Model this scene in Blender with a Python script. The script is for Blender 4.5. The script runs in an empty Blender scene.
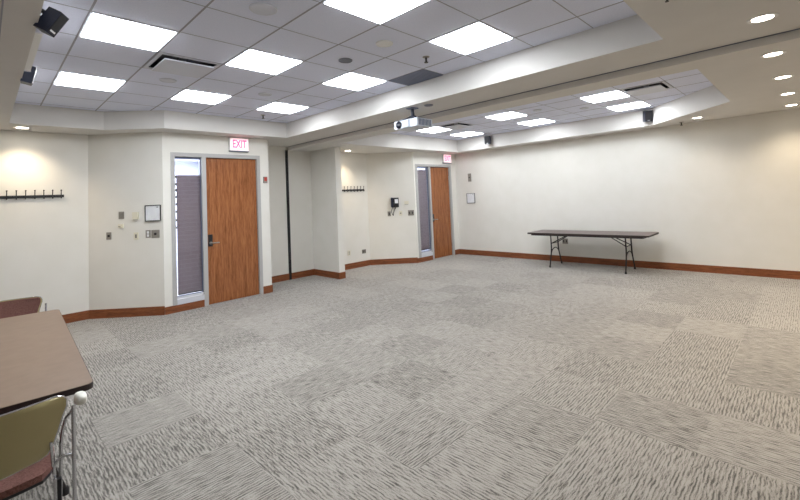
import bpy, bmesh, math, random
from mathutils import Vector, Matrix
random.seed(4)
C = bpy.context.scene.collection
PI = math.pi

# ------------------------------------------------------------------ heights
ZT, ZA, ZTB, ZB = 3.166, 2.887, 3.135, 2.813       # tile ceiling, soffit (near room), tile and soffit (far room)
YD = 7.40; YH = 8.23                                # door wall, coat-hook wall of the near room
XB = 4.647                                          # line of the folding-partition track
XR = 9.33; YDB = 7.22; YHB = 8.085                  # right wall, door wall and hook wall of the far room
XL, YN = -3.2, -2.6

# ------------------------------------------------------------------ materials
def srgb(r, g, b):
    f = lambda c: c/12.92 if c <= .04045 else ((c+.055)/1.055)**2.4
    return (f(r/255), f(g/255), f(b/255), 1)

def mat(name, col, rough=.6, metal=0, spec=.5, emit=None, es=0):
    m = bpy.data.materials.new(name); m.use_nodes = True
    b = m.node_tree.nodes['Principled BSDF']
    b.inputs['Base Color'].default_value = col
    b.inputs['Roughness'].default_value = rough
    b.inputs['Metallic'].default_value = metal
    b.inputs['Specular IOR Level'].default_value = spec
    if emit:
        b.inputs['Emission Color'].default_value = emit
        b.inputs['Emission Strength'].default_value = es
    return m

def nodes(m):
    return m.node_tree.nodes, m.node_tree.links, m.node_tree.nodes['Principled BSDF']

def mottled(name, c1, c2, scale, rough=.6, bump=0, bscale=200, metal=0, spec=.5):
    m = mat(name, c1, rough, metal, spec); N, L, b = nodes(m)
    g = N.new('ShaderNodeNewGeometry')
    n = N.new('ShaderNodeTexNoise'); n.inputs['Scale'].default_value = scale; n.inputs['Detail'].default_value = 4
    L.new(g.outputs['Position'], n.inputs['Vector'])
    r = N.new('ShaderNodeValToRGB'); r.color_ramp.elements[0].position = .35; r.color_ramp.elements[1].position = .65
    r.color_ramp.elements[0].color = c1; r.color_ramp.elements[1].color = c2
    L.new(n.outputs['Fac'], r.inputs['Fac']); L.new(r.outputs['Color'], b.inputs['Base Color'])
    if bump:
        n2 = N.new('ShaderNodeTexNoise'); n2.inputs['Scale'].default_value = bscale; n2.inputs['Detail'].default_value = 3
        L.new(g.outputs['Position'], n2.inputs['Vector'])
        bp = N.new('ShaderNodeBump'); bp.inputs['Strength'].default_value = bump; bp.inputs['Distance'].default_value = .003
        L.new(n2.outputs['Fac'], bp.inputs['Height']); L.new(bp.outputs['Normal'], b.inputs['Normal'])
    return m

def wood(name, c1, c2, c3, stretch, rough=.4, ring=2.0):
    """grain running along the axis with the smallest stretch value"""
    m = mat(name, c1, rough, spec=.4); N, L, b = nodes(m)
    t = N.new('ShaderNodeTexCoord')
    mp = N.new('ShaderNodeMapping'); mp.inputs['Scale'].default_value = stretch
    L.new(t.outputs['Object'], mp.inputs['Vector'])
    n = N.new('ShaderNodeTexNoise'); n.inputs['Scale'].default_value = 1.0; n.inputs['Detail'].default_value = 6
    n.inputs['Roughness'].default_value = .6; n.inputs['Distortion'].default_value = .6
    L.new(mp.outputs['Vector'], n.inputs['Vector'])
    n2 = N.new('ShaderNodeTexNoise'); n2.inputs['Scale'].default_value = 6; n2.inputs['Detail'].default_value = 5
    L.new(mp.outputs['Vector'], n2.inputs['Vector'])
    mx = N.new('ShaderNodeMath'); mx.operation = 'MULTIPLY_ADD'; mx.inputs[1].default_value = .45
    L.new(n2.outputs['Fac'], mx.inputs[0])
    m2 = N.new('ShaderNodeMath'); m2.operation = 'MULTIPLY'; m2.inputs[1].default_value = .6
    L.new(n.outputs['Fac'], m2.inputs[0]); L.new(m2.outputs[0], mx.inputs[2])
    r = N.new('ShaderNodeValToRGB'); e = r.color_ramp.elements
    e[0].position = .36; e[0].color = c1; e[1].position = .66; e[1].color = c3
    k = e.new(.5); k.color = c2
    L.new(mx.outputs[0], r.inputs['Fac']); L.new(r.outputs['Color'], b.inputs['Base Color'])
    return m

def carpet():
    m = mat('carpet_tiles', srgb(150, 144, 134), .95, spec=.1); N, L, b = nodes(m)
    g = N.new('ShaderNodeNewGeometry')
    sc = N.new('ShaderNodeVectorMath'); sc.operation = 'SCALE'; sc.inputs['Scale'].default_value = 1/.61
    L.new(g.outputs['Position'], sc.inputs[0])
    fl = N.new('ShaderNodeVectorMath'); fl.operation = 'FLOOR'; L.new(sc.outputs[0], fl.inputs[0])
    ck = N.new('ShaderNodeTexChecker'); ck.inputs['Scale'].default_value = 1/.61
    ck.inputs['Color1'].default_value = (1, 1, 1, 1); ck.inputs['Color2'].default_value = (0, 0, 0, 1)
    of = N.new('ShaderNodeVectorMath'); of.operation = 'ADD'; of.inputs[1].default_value = (0, 0, .3)
    L.new(g.outputs['Position'], of.inputs[0]); L.new(of.outputs[0], ck.inputs['Vector'])
    wn = N.new('ShaderNodeTexWhiteNoise'); wn.noise_dimensions = '2D'; L.new(fl.outputs[0], wn.inputs['Vector'])
    # streaks in two directions
    def streak(ax):
        wv = N.new('ShaderNodeTexNoise'); wv.inputs['Scale'].default_value = 14; wv.inputs['Detail'].default_value = 1
        L.new(g.outputs['Position'], wv.inputs['Vector'])
        s1 = N.new('ShaderNodeVectorMath'); s1.operation = 'SCALE'; s1.inputs['Scale'].default_value = .02
        L.new(wv.outputs['Color'], s1.inputs[0])
        a = N.new('ShaderNodeVectorMath'); a.operation = 'ADD'
        L.new(g.outputs['Position'], a.inputs[0]); L.new(s1.outputs[0], a.inputs[1])
        mp = N.new('ShaderNodeMapping')
        mp.inputs['Scale'].default_value = (9, 115, 1) if ax == 0 else (115, 9, 1)
        L.new(a.outputs[0], mp.inputs['Vector'])
        n = N.new('ShaderNodeTexNoise'); n.inputs['Scale'].default_value = 1; n.inputs['Detail'].default_value = 3.5
        n.inputs['Roughness'].default_value = .55
        L.new(mp.outputs['Vector'], n.inputs['Vector'])
        w = N.new('ShaderNodeTexWave'); w.wave_type = 'BANDS'; w.bands_direction = 'Y' if ax == 0 else 'X'
        w.inputs['Scale'].default_value = 14.5; w.inputs['Distortion'].default_value = 3.6
        w.inputs['Detail'].default_value = 2; w.inputs['Detail Scale'].default_value = 1.6
        L.new(g.outputs['Position'], w.inputs['Vector'])
        q = N.new('ShaderNodeMath'); q.operation = 'MULTIPLY_ADD'; q.inputs[1].default_value = .14
        L.new(w.outputs['Fac'], q.inputs[0])
        q2 = N.new('ShaderNodeMath'); q2.operation = 'MULTIPLY_ADD'; q2.inputs[1].default_value = .80; q2.inputs[2].default_value = .03
        L.new(n.outputs['Fac'], q2.inputs[0]); L.new(q2.outputs[0], q.inputs[2])
        return q
    a, c = streak(0), streak(1)
    mx = N.new('ShaderNodeMix'); mx.data_type = 'FLOAT'
    gt = N.new('ShaderNodeMath'); gt.operation = 'GREATER_THAN'; gt.inputs[1].default_value = .5
    wn2 = N.new('ShaderNodeTexWhiteNoise'); wn2.noise_dimensions = '3D'; L.new(fl.outputs[0], wn2.inputs['Vector']); L.new(wn2.outputs['Value'], gt.inputs[0])
    L.new(gt.outputs[0], mx.inputs['Factor']); L.new(a.outputs[0], mx.inputs['A']); L.new(c.outputs[0], mx.inputs['B'])
    tw = N.new('ShaderNodeMath'); tw.operation = 'MULTIPLY_ADD'; tw.inputs[1].default_value = .07
    L.new(wn.outputs['Value'], tw.inputs[0]); L.new(mx.outputs['Result'], tw.inputs[2])
    # fine yarn speckle
    sp = N.new('ShaderNodeTexNoise'); sp.inputs['Scale'].default_value = 170; sp.inputs['Detail'].default_value = 2
    L.new(g.outputs['Position'], sp.inputs['Vector'])
    ad = N.new('ShaderNodeMath'); ad.operation = 'MULTIPLY_ADD'; ad.inputs[1].default_value = .30
    L.new(sp.outputs['Fac'], ad.inputs[0]); L.new(tw.outputs[0], ad.inputs[2])
    r = N.new('ShaderNodeValToRGB'); e = r.color_ramp.elements
    e[0].position = .56; e[0].color = srgb(*CARP[0]); e[1].position = .76; e[1].color = srgb(*CARP[2])
    k = e.new(.64); k.color = srgb(*CARP[1])
    L.new(ad.outputs[0], r.inputs['Fac']); L.new(r.outputs['Color'], b.inputs['Base Color'])
    b.inputs['Sheen Weight'].default_value = .35; b.inputs['Sheen Roughness'].default_value = .5
    bp = N.new('ShaderNodeBump'); bp.inputs['Strength'].default_value = .6; bp.inputs['Distance'].default_value = .006
    L.new(ad.outputs[0], bp.inputs['Height']); L.new(bp.outputs['Normal'], b.inputs['Normal'])
    return m
CARP = [(78, 73, 67), (132, 126, 118), (168, 162, 154)]

M = {}
M['carpet'] = carpet()
M['wall'] = mottled('cream_wall_paint', srgb(228, 225, 217), srgb(231, 228, 221), 3, .75, .15, 120, spec=.25)
M['soffit'] = mottled('soffit_paint', srgb(216, 213, 209), srgb(219, 216, 212), 3, .8, .1, 120, spec=.2)
M['tile'] = mottled('acoustic_tile', srgb(226, 230, 248), srgb(232, 236, 252), 90, .95, .5, 260, spec=.05)
M['tee'] = mat('ceiling_grid_metal', srgb(158, 158, 168), .6, .0)
M['dark'] = mat('dark_slot', srgb(30, 30, 34), .7)
M['base'] = wood('stained_oak_baseboard', srgb(96, 54, 32), srgb(128, 74, 44), srgb(150, 90, 56), (3, 3, 30), .4)
M['door'] = wood('oak_door_veneer', srgb(108, 62, 36), srgb(146, 90, 54), srgb(172, 112, 70), (30, 30, 1.6), .25)
M['frame'] = mat('grey_frame_paint', srgb(178, 176, 174), .45)
M['sill'] = mat('pale_sill_metal', srgb(205, 206, 212), .35)
M['black'] = mat('black_plastic', srgb(26, 26, 30), .45)
M['navy'] = mat('blue_black_plastic', srgb(26, 32, 52), .4)
M['white'] = mat('white_plastic', srgb(232, 232, 232), .4)
M['cream'] = mat('cream_plastic', srgb(226, 220, 200), .45)
M['steel'] = mat('brushed_steel_plate', srgb(150, 146, 140), .4, .6)
M['chrome'] = mat('chrome_tube', srgb(205, 205, 208), .15, 1)
M['laminate'] = mottled('brown_laminate', srgb(124, 100, 83), srgb(131, 107, 89), 14, .38, spec=.5)
M['dark_laminate'] = mottled('dark_grey_brown_laminate', srgb(98, 84, 80), srgb(106, 92, 87), 14, .4)
M['edge'] = mat('dark_edge_band', srgb(44, 32, 30), .5)
M['tleg'] = mat('dark_table_steel', srgb(48, 44, 44), .45, .3)
M['olive'] = mottled('olive_shell_plastic', srgb(176, 163, 118), srgb(181, 168, 122), 6, .42)
M['fabric'] = mottled('mauve_brown_fabric', srgb(112, 78, 72), srgb(142, 104, 96), 160, .95, .5, 300, spec=.1)
M['pad'] = mottled('off_white_armpad', srgb(226, 224, 212), srgb(236, 234, 226), 60, .5)
M['vent'] = mat('white_vent_metal', srgb(212, 215, 226), .5)
M['grille'] = mat('blue_grey_grille', srgb(120, 126, 146), .6)
M['greydisc'] = mat('grey_speaker_mesh', srgb(128, 130, 142), .7)
M['silver'] = mottled('silver_projector_shell', srgb(196, 204, 216), srgb(204, 210, 220), 5, .35)
M['lens'] = mat('dark_lens_glass', srgb(22, 26, 40), .1)
M['bluegrey'] = mat('blue_grey_plastic', srgb(96, 104, 128), .45)
M['paper'] = mottled('white_notice_sheet', srgb(232, 234, 238), srgb(240, 242, 244), 12, .5)
M['red'] = mat('red_plastic', srgb(176, 60, 50), .4)
M['brick'] = mat('corridor_wall_paint', srgb(200, 205, 218), .7)
M['film'] = None
WARM = (1, .80, .56, 1)
M['lamp'] = mat('troffer_diffuser', (1, 1, 1, 1), .5, emit=(.90, .95, 1, 1), es=10.0)
M['down'] = mat('downlight_lens', (1, 1, 1, 1), .5, emit=(1, .9, .74, 1), es=9.0)
M['signface'] = mat('exit_sign_face', srgb(245, 225, 228), .4, emit=(1, .78, .82, 1), es=.35)
M['signred'] = mat('exit_sign_letters', srgb(230, 50, 90), .4, emit=(1, .07, .18, 1), es=1.1)

def glass_mat():
    m = bpy.data.materials.new('clear_glass'); m.use_nodes = True
    N, L = m.node_tree.nodes, m.node_tree.links; N.clear()
    o = N.new('ShaderNodeOutputMaterial'); t = N.new('ShaderNodeBsdfTransparent'); g = N.new('ShaderNodeBsdfGlossy')
    t.inputs['Color'].default_value = (.9, .92, .95, 1)
    g.inputs['Roughness'].default_value = .02; mx = N.new('ShaderNodeMixShader'); lw = N.new('ShaderNodeLayerWeight'); pw = N.new('ShaderNodeMath'); pw.operation = 'POWER'; pw.inputs[1].default_value = 4
    f = N.new('ShaderNodeMath'); f.operation = 'MULTIPLY_ADD'; f.inputs[1].default_value = .6; f.inputs[2].default_value = .03
    L.new(lw.outputs['Facing'], pw.inputs[0]); L.new(pw.outputs[0], f.inputs[0])
    L.new(f.outputs[0], mx.inputs[0]); L.new(t.outputs[0], mx.inputs[1]); L.new(g.outputs[0], mx.inputs[2])
    L.new(mx.outputs[0], o.inputs['Surface'])
    return m
M['glass'] = glass_mat()

def film_mat():
    m = mat('mauve_brick_pattern_shade', srgb(150, 134, 138), .3); N, L, b = nodes(m)
    t = N.new('ShaderNodeTexCoord')
    mp = N.new('ShaderNodeMapping'); mp.inputs['Rotation'].default_value = (PI/2, 0, 0)
    L.new(t.outputs['Object'], mp.inputs['Vector'])
    br = N.new('ShaderNodeTexBrick'); br.inputs['Scale'].default_value = 1
    br.inputs['Brick Width'].default_value = .2; br.inputs['Row Height'].default_value = .067
    br.inputs['Mortar Size'].default_value = .005
    br.inputs['Color1'].default_value = srgb(150, 131, 134); br.inputs['Color2'].default_value = srgb(154, 135, 138)
    br.inputs['Mortar'].default_value = srgb(160, 143, 146)
    L.new(mp.outputs['Vector'], br.inputs['Vector'])
    L.new(br.outputs['Color'], b.inputs['Base Color'])
    return m
M['film'] = film_mat()

# ------------------------------------------------------------------ mesh helpers
def obj(name, bm, mats, parent=None, loc=None, rot=None, smooth=False, bevel=0, seg=2):
    if not isinstance(mats, (list, tuple)): mats = [mats]
    if bevel:
        bmesh.ops.bevel(bm, geom=[e for e in bm.edges if len(e.link_faces) == 2 and e.calc_face_angle(0) > .6],
                        offset=bevel, segments=seg, affect='EDGES', profile=.5, clamp_overlap=True)
    bmesh.ops.recalc_face_normals(bm, faces=bm.faces)
    me = bpy.data.meshes.new(name); bm.to_mesh(me); bm.free()
    for m in mats: me.materials.append(m)
    if smooth:
        for p in me.polygons: p.use_smooth = True
        try: me.set_sharp_from_angle(angle=math.radians(40))
        except Exception: pass
    o = bpy.data.objects.new(name, me); C.objects.link(o)
    if parent: o.parent = parent
    if loc is not None: o.location = loc
    if rot is not None: o.rotation_euler = rot
    return o

def box(bm, x0, x1, y0, y1, z0, z1, mi=0, mtx=None):
    v = [bm.verts.new(((x0, x1)[i], (y0, y1)[j], (z0, z1)[k])) for i in (0, 1) for j in (0, 1) for k in (0, 1)]
    fs = [(0, 1, 3, 2), (4, 6, 7, 5), (0, 4, 5, 1), (2, 3, 7, 6), (0, 2, 6, 4), (1, 5, 7, 3)]
    for f in fs:
        q = bm.faces.new([v[i] for i in f]); q.material_index = mi
    if mtx is not None:
        for a in v: a.co = mtx @ a.co
    return v

def prism(bm, pts, z0, z1, mi=0):
    lo = [bm.verts.new((x, y, z0)) for x, y in pts]; hi = [bm.verts.new((x, y, z1)) for x, y in pts]
    n = len(pts)
    for i in range(n):
        f = bm.faces.new((lo[i], lo[(i+1) % n], hi[(i+1) % n], hi[i])); f.material_index = mi
    bm.faces.new(lo[::-1]).material_index = mi; bm.faces.new(hi).material_index = mi

def poly(bm, pts, z, mi=0, down=True):
    vs = [bm.verts.new((x, y, z)) for x, y in pts]
    f = bm.faces.new(vs if not down else vs[::-1]); f.material_index = mi
    return f

def tube(bm, pts, r, n=10, closed=False, mi=0, cap=True):
    pts = [Vector(p) for p in pts]; N = len(pts); rings = []
    T = []
    for i in range(N):
        a = pts[(i-1) % N] if (closed or i > 0) else pts[i]
        b = pts[(i+1) % N] if (closed or i < N-1) else pts[i]
        T.append((b-a).normalized())
    up = Vector((0, 0, 1)) if abs(T[0].z) < .9 else Vector((1, 0, 0))
    nrm = (up - T[0]*up.dot(T[0])).normalized()
    for i in range(N):
        nrm = (nrm - T[i]*nrm.dot(T[i])).normalized(); bi = T[i].cross(nrm)
        rr = r[i] if isinstance(r, (list, tuple)) else r
        rings.append([bm.verts.new(pts[i] + rr*(math.cos(2*PI*k/n)*nrm + math.sin(2*PI*k/n)*bi)) for k in range(n)])
    for i in range(N if closed else N-1):
        A, B = rings[i], rings[(i+1) % N]
        for k in range(n):
            bm.faces.new((A[k], A[(k+1) % n], B[(k+1) % n], B[k])).material_index = mi
    if cap and not closed:
        bm.faces.new(rings[0][::-1]).material_index = mi; bm.faces.new(rings[-1]).material_index = mi

def bend(pts, r=.03, n=5):
    """rounds the inner corners of a polyline"""
    pts = [Vector(p) for p in pts]; out = [pts[0]]
    for i in range(1, len(pts)-1):
        a, b, c = pts[i-1], pts[i], pts[i+1]
        d1 = (a-b); d2 = (c-b); q = min(r, d1.length*.45, d2.length*.45)
        p1 = b + d1.normalized()*q; p2 = b + d2.normalized()*q
        for k in range(n+1):
            t = k/n; out.append((1-t)**2*p1 + 2*t*(1-t)*b + t*t*p2)
    out.append(pts[-1]); return out

def lathe(bm, prof, n=28, c=(0, 0, 0), mi=0, axis='z'):
    rings = []
    for r, z in prof:
        ring = []
        for k in range(n):
            a = 2*PI*k/n; p = (r*math.cos(a), r*math.sin(a), z)
            if axis == 'x': p = (z, r*math.cos(a), r*math.sin(a))
            if axis == 'y': p = (r*math.cos(a), z, r*math.sin(a))
            ring.append(bm.verts.new(Vector(p)+Vector(c)))
        rings.append(ring)
    for A, B in zip(rings, rings[1:]):
        for k in range(n): bm.faces.new((A[k], A[(k+1) % n], B[(k+1) % n], B[k])).material_index = mi
    for R in (rings[0], rings[-1]): bm.faces.new(R).material_index = mi

def empty(name, loc=(0, 0, 0), rz=0):
    o = bpy.data.objects.new(name, None); C.objects.link(o); o.location = loc; o.rotation_euler = (0, 0, rz)
    o.empty_display_size = .1
    return o
def tag(o, label=None, cat=None, group=None):
    if label: o['label'] = label
    if cat: o['category'] = cat
    if group: o['group'] = group
    return o
def struct(o): o['kind'] = 'structure'; return o
def kids(o): return [c for c in bpy.data.objects if c.parent == o]
def copy_tree(o, parent=None):
    c = o.copy(); C.objects.link(c)
    if parent: c.parent = parent
    for ch in kids(o): copy_tree(ch, c)
    return c
def BM(): return bmesh.new()

# ================================================================== THE ROOM
TH = .12
bm = BM(); box(bm, XL-.3, XR+.3, YN-.3, 11, -.1, 0)
struct(obj('floor', bm, M['carpet']))

def wall_seg(name, a, b, z1, out, openings=(), mats=None):
    """wall with inner face a->b, thickness away from the room (direction out), openings (s0,s1,z0,z1) along a->b"""
    a = Vector((*a, 0)); b = Vector((*b, 0)); d = (b-a); Ln = d.length; d.normalize(); o = Vector((*out, 0)).normalized()
    bm = BM()
    mt = Matrix(((d.x, o.x, 0, a.x), (d.y, o.y, 0, a.y), (0, 0, 1, 0), (0, 0, 0, 1)))
    cuts = sorted(openings); s = 0
    for s0, s1, z0, z2 in cuts:
        if s0 > s: box(bm, s, s0, 0, TH, 0, z1, mtx=mt)
        if z0 > 0: box(bm, s0, s1, 0, TH, 0, z0, mtx=mt)
        box(bm, s0, s1, 0, TH, z2, z1, mtx=mt); s = s1
    if s < Ln: box(bm, s, Ln, 0, TH, 0, z1, mtx=mt)
    return struct(obj(name, bm, mats or M['wall']))

A1, A2, A3 = (1.165, YH), (1.99, YD), (3.78, YD)
B0, B1, B2, B3 = (5.38, YHB), (6.775, YHB), (7.60, YDB), (XR, YDB)
PX, PY = 5.235, 7.27                                # pier between the niche and the far room
DA = dict(x0=2.105, g0=2.165, g1=2.575, d0=2.645, d1=3.545, x1=3.605, top=2.50, ot=2.565)
DB = dict(x0=7.655, g0=7.735, g1=8.165, d0=8.235, d1=9.035, x1=9.105, top=2.44, ot=2.50)
wall_seg('wall_left_coat_hook', (XL, YH), A1, ZA, (0, 1))
wall_seg('wall_left_chamfer', A1, A2, ZA, (1, 1))
wall_seg('wall_left_door', A2, A3, ZA, (0, 1), [(DA['x0']-A2[0], DA['x1']-A2[0], 0, DA['ot'])])
# niche for the folding partition
wall_seg('wall_niche_left', (A3[0], YD+TH), (A3[0], YH), ZA, (-1, 0))
bm = BM(); box(bm, A3[0]-TH, XB, YH, YH+TH, 0, ZA); box(bm, XB, PX+.145, YH, YH+TH, 0, ZB); struct(obj('wall_niche_back', bm, M['wall']))
bm = BM(); box(bm, PX, PX+.145, PY, YH, 0, ZB); struct(obj('wall_niche_pier', bm, M['wall'], bevel=.004))
wall_seg('wall_far_coat_hook', B0, B1, ZB, (0, 1))
wall_seg('wall_far_chamfer', B1, B2, ZB, (1, 1))
wall_seg('wall_far_door', B2, (XR, YDB), ZB, (0, 1), [(DB['x0']-B2[0], DB['x1']-B2[0], 0, DB['ot'])])
wall_seg('wall_right', (XR, YDB+TH), (XR, YN), ZB, (1, 0))
wall_seg('wall_near', (XL, YN), (XR, YN), ZT, (0, -1))
wall_seg('wall_left_side', (XL, YN), (XL, YH), ZA, (-1, 0))

# vestibules behind the two doors
def vestibule(n, x0, x1, y0, y1):
    bm = BM()
    box(bm, x0-.1, x0, y0, y1, 0, 2.75); box(bm, x1, x1+.1, y0, y1, 0, 2.75); box(bm, x0-.1, x1+.1, y1, y1+.1, 0, 2.75)
    struct(obj('wall_'+n, bm, M['brick']))
    bm = BM(); box(bm, x0-.1, x1+.1, y0, y1+.1, 2.75, 2.8); struct(obj('ceiling_'+n, bm, M['soffit']))
vestibule('corridor_left', 2.0, 3.62, YD+TH, 10.6)
vestibule('corridor_far', 7.62, 9.28, YDB+TH, 10.4)

# ---- ceiling: soffits with two raised tile trays
def ring_soffit(bm, outer, inner, z, th=.04, mi=0):
    """a plate at height z with a hole"""
    vs = [bm.verts.new((x, y, z)) for x, y in outer]; es = [bm.edges.new((vs[i], vs[(i+1) % len(vs)])) for i in range(len(vs))]
    ws = [bm.verts.new((x, y, z)) for x, y in inner]; es += [bm.edges.new((ws[i], ws[(i+1) % len(ws)])) for i in range(len(ws))]
    r = bmesh.ops.triangle_fill(bm, use_beauty=True, edges=es)
    for f in r['geom']:
        if isinstance(f, bmesh.types.BMFace): f.material_index = mi
def riser(bm, pts, z0, z1, mi=0):
    lo = [bm.verts.new((x, y, z0)) for x, y in pts]; hi = [bm.verts.new((x, y, z1)) for x, y in pts]
    for i in range(len(pts)):
        j = (i+1) % len(pts); bm.faces.new((lo[i], lo[j], hi[j], hi[i])).material_index = mi

TA = [(.245, .80), (3.985, .80), (3.985, 7.05), (1.93, 7.05), (1.27, 7.60), (.245, 7.60)]
TB = [(5.0, .73), (7.45, .73), (8.92, 2.13), (8.92, 6.80), (5.0, 6.80)]
bm = BM()
ring_soffit(bm, [(XL, YN), (XB, YN), (XB, YH), (XL, YH)], TA, ZA); riser(bm, TA, ZA, ZT)
ring_soffit(bm, [(XB, YN), (XR, YN), (XR, YH), (XB, YH)], TB, ZB); riser(bm, TB, ZB, ZTB)
v = [bm.verts.new(p) for p in ((XB, YN, ZB), (XB, YH, ZB), (XB, YH, ZA), (XB, YN, ZA))]; bm.faces.new(v)
bmesh.ops.remove_doubles(bm, verts=bm.verts, dist=.0005)
struct(obj('ceiling_soffit', bm, M['soffit']))

GX, GY, S = .558, 4.4098, .6096                     # grid of the near tray
GXB, GYB = 6.69, 1.98                               # grid of the far tray
def inside(pts, x, y):
    c = False; n = len(pts)
    for i in range(n):
        (x1, y1), (x2, y2) = pts[i], pts[(i+1) % n]
        if (y1 > y) != (y2 > y) and x < (x2-x1)*(y-y1)/(y2-y1)+x1: c = not c
    return c
def clipspan(pts, axis, c):
    hits = []; n = len(pts)
    for i in range(n):
        p, q = pts[i], pts[(i+1) % n]; a, b = p[axis], q[axis]
        if (a > c) != (b > c): hits.append(p[1-axis] + (q[1-axis]-p[1-axis])*(c-a)/(b-a))
    hits.sort(); return hits
def tile_ceiling(name, T, z, gx, gy, skip):
    """each lay-in tile hangs a few millimetres below its grid line; light and vent cells stay open"""
    bm = BM()
    x0, x1 = min(p[0] for p in T), max(p[0] for p in T); y0, y1 = min(p[1] for p in T), max(p[1] for p in T)
    poly(bm, T, z+.12, 0)
    i0, i1 = math.floor((x0-gx)/S), math.ceil((x1-gx)/S); j0, j1 = math.floor((y0-gy)/S), math.ceil((y1-gy)/S)
    for i in range(i0, i1):
        for j in range(j0, j1):
            if (i, j) in skip: continue
            a, b, c, d = gx+i*S, gx+i*S+S, gy+j*S, gy+j*S+S
            P = [(a+.003, c+.003), (b-.003, c+.003), (b-.003, d-.003), (a+.003, d-.003)]
            # clip to the tray's bounding rectangle; what lies beyond its edge is above the soffit
            a, b, c, d = max(a+.003, x0), min(b-.003, x1), max(c+.003, y0), min(d-.003, y1)
            if b-a < .01 or d-c < .01: continue
            P = [(a, c), (b, c), (b, d), (a, d)]
            if len(P) < 3: continue
            prism(bm, P, z-.0005, z+.015, 0)
    # grid tees
    for i in range(i0, i1+1):
        c = gx+i*S
        if x0 < c < x1:
            h = clipspan(T, 0, c)
            if len(h) >= 2: box(bm, c-.007, c+.007, h[0], h[-1], z-.003, z+.01, 1)
    for j in range(j0, j1+1):
        c = gy+j*S
        if y0 < c < y1:
            h = clipspan(T, 1, c)
            if len(h) >= 2: box(bm, h[0], h[-1], c-.004, c+.004, z-.0025, z+.01, 1)
    return struct(obj('ceiling_tiles_'+name, bm, [M['tile'], M['tee']]))
fixA = [(0, -4), (2, -4), (4, -4), (0, -1), (2, -1), (4, -1), (0, 2), (2, 2), (4, 2)]
fixB = [(0, 0), (2, 0), (0, 3), (2, 3), (0, 6), (2, 6)]
ventA, ventB = [(1, 0)], [(0, -1), (0, 5)]
tile_ceiling('near', TA, ZT, GX, GY, set(fixA+ventA))
tile_ceiling('far', TB, ZTB, GXB, GYB, set(fixB+ventB))

# partition track at the step and the seal strip down the niche wall
bm = BM(); box(bm, XB-.010, XB-.002, YN, YH, ZA-.006, ZA+.001); tr = struct(obj('trim_1', bm, M['bluegrey']))
bm = BM(); box(bm, 4.60, 4.65, YH-.03, YH, 0, ZB); struct(obj('trim_2', bm, M['dark']))
bm = BM()
box(bm, .075, .083, YN, YH, ZA-.003, ZA+.001); struct(obj('trim_3', bm, M['tee']))

# baseboards
BH, BT = .135, .016
def base_seg(name, a, b, inn, h=BH):
    a = Vector((*a, 0)); b = Vector((*b, 0)); d = b-a; L = d.length; d.normalize(); n = Vector((*inn, 0)).normalized()
    bm = BM(); box(bm, 0, L, 0, BT, 0, h)
    o = obj(name, bm, M['base'], bevel=.003)
    ang = math.atan2(d.y, d.x); flip = (Vector((-d.y, d.x, 0)).dot(n) < 0)
    if flip: o.location = b; o.rotation_euler = (0, 0, ang+PI)
    else: o.location = a; o.rotation_euler = (0, 0, ang)
    return struct(o)
base_seg('baseboard_left_coat_hook', (XL, YH), A1, (0, -1))
base_seg('baseboard_left_chamfer', A1, A2, (-1, -1))
base_seg('baseboard_left_door', A2, (DA['d0']-.07, YD), (0, -1), .115)
base_seg('baseboard_left_door_end', (DA['x1'], YD), A3, (0, -1))
base_seg('baseboard_niche_left', A3, (A3[0], YH), (1, 0))
base_seg('baseboard_niche_back', (A3[0]+BT, YH), (4.60, YH), (0, -1))
base_seg('baseboard_niche_back_end', (4.65, YH), (PX, YH), (0, -1))
base_seg('baseboard_niche_pier', (PX, YH-BT), (PX, PY), (-1, 0))
base_seg('baseboard_pier_end', (PX-BT, PY), (PX+.145, PY), (0, -1))
base_seg('baseboard_far_coat_hook', B0, B1, (0, -1))
base_seg('baseboard_far_chamfer', B1, B2, (-1, -1))
base_seg('baseboard_far_door', B2, (DB['d0']-.07, YDB), (0, -1), .115)
base_seg('baseboard_far_door_end', (DB['x1'], YDB), (XR, YDB), (0, -1))
base_seg('baseboard_right', (XR, YDB), (XR, YN), (-1, 0))
base_seg('baseboard_left_side', (XL, YN), (XL, YH), (1, 0))

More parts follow.
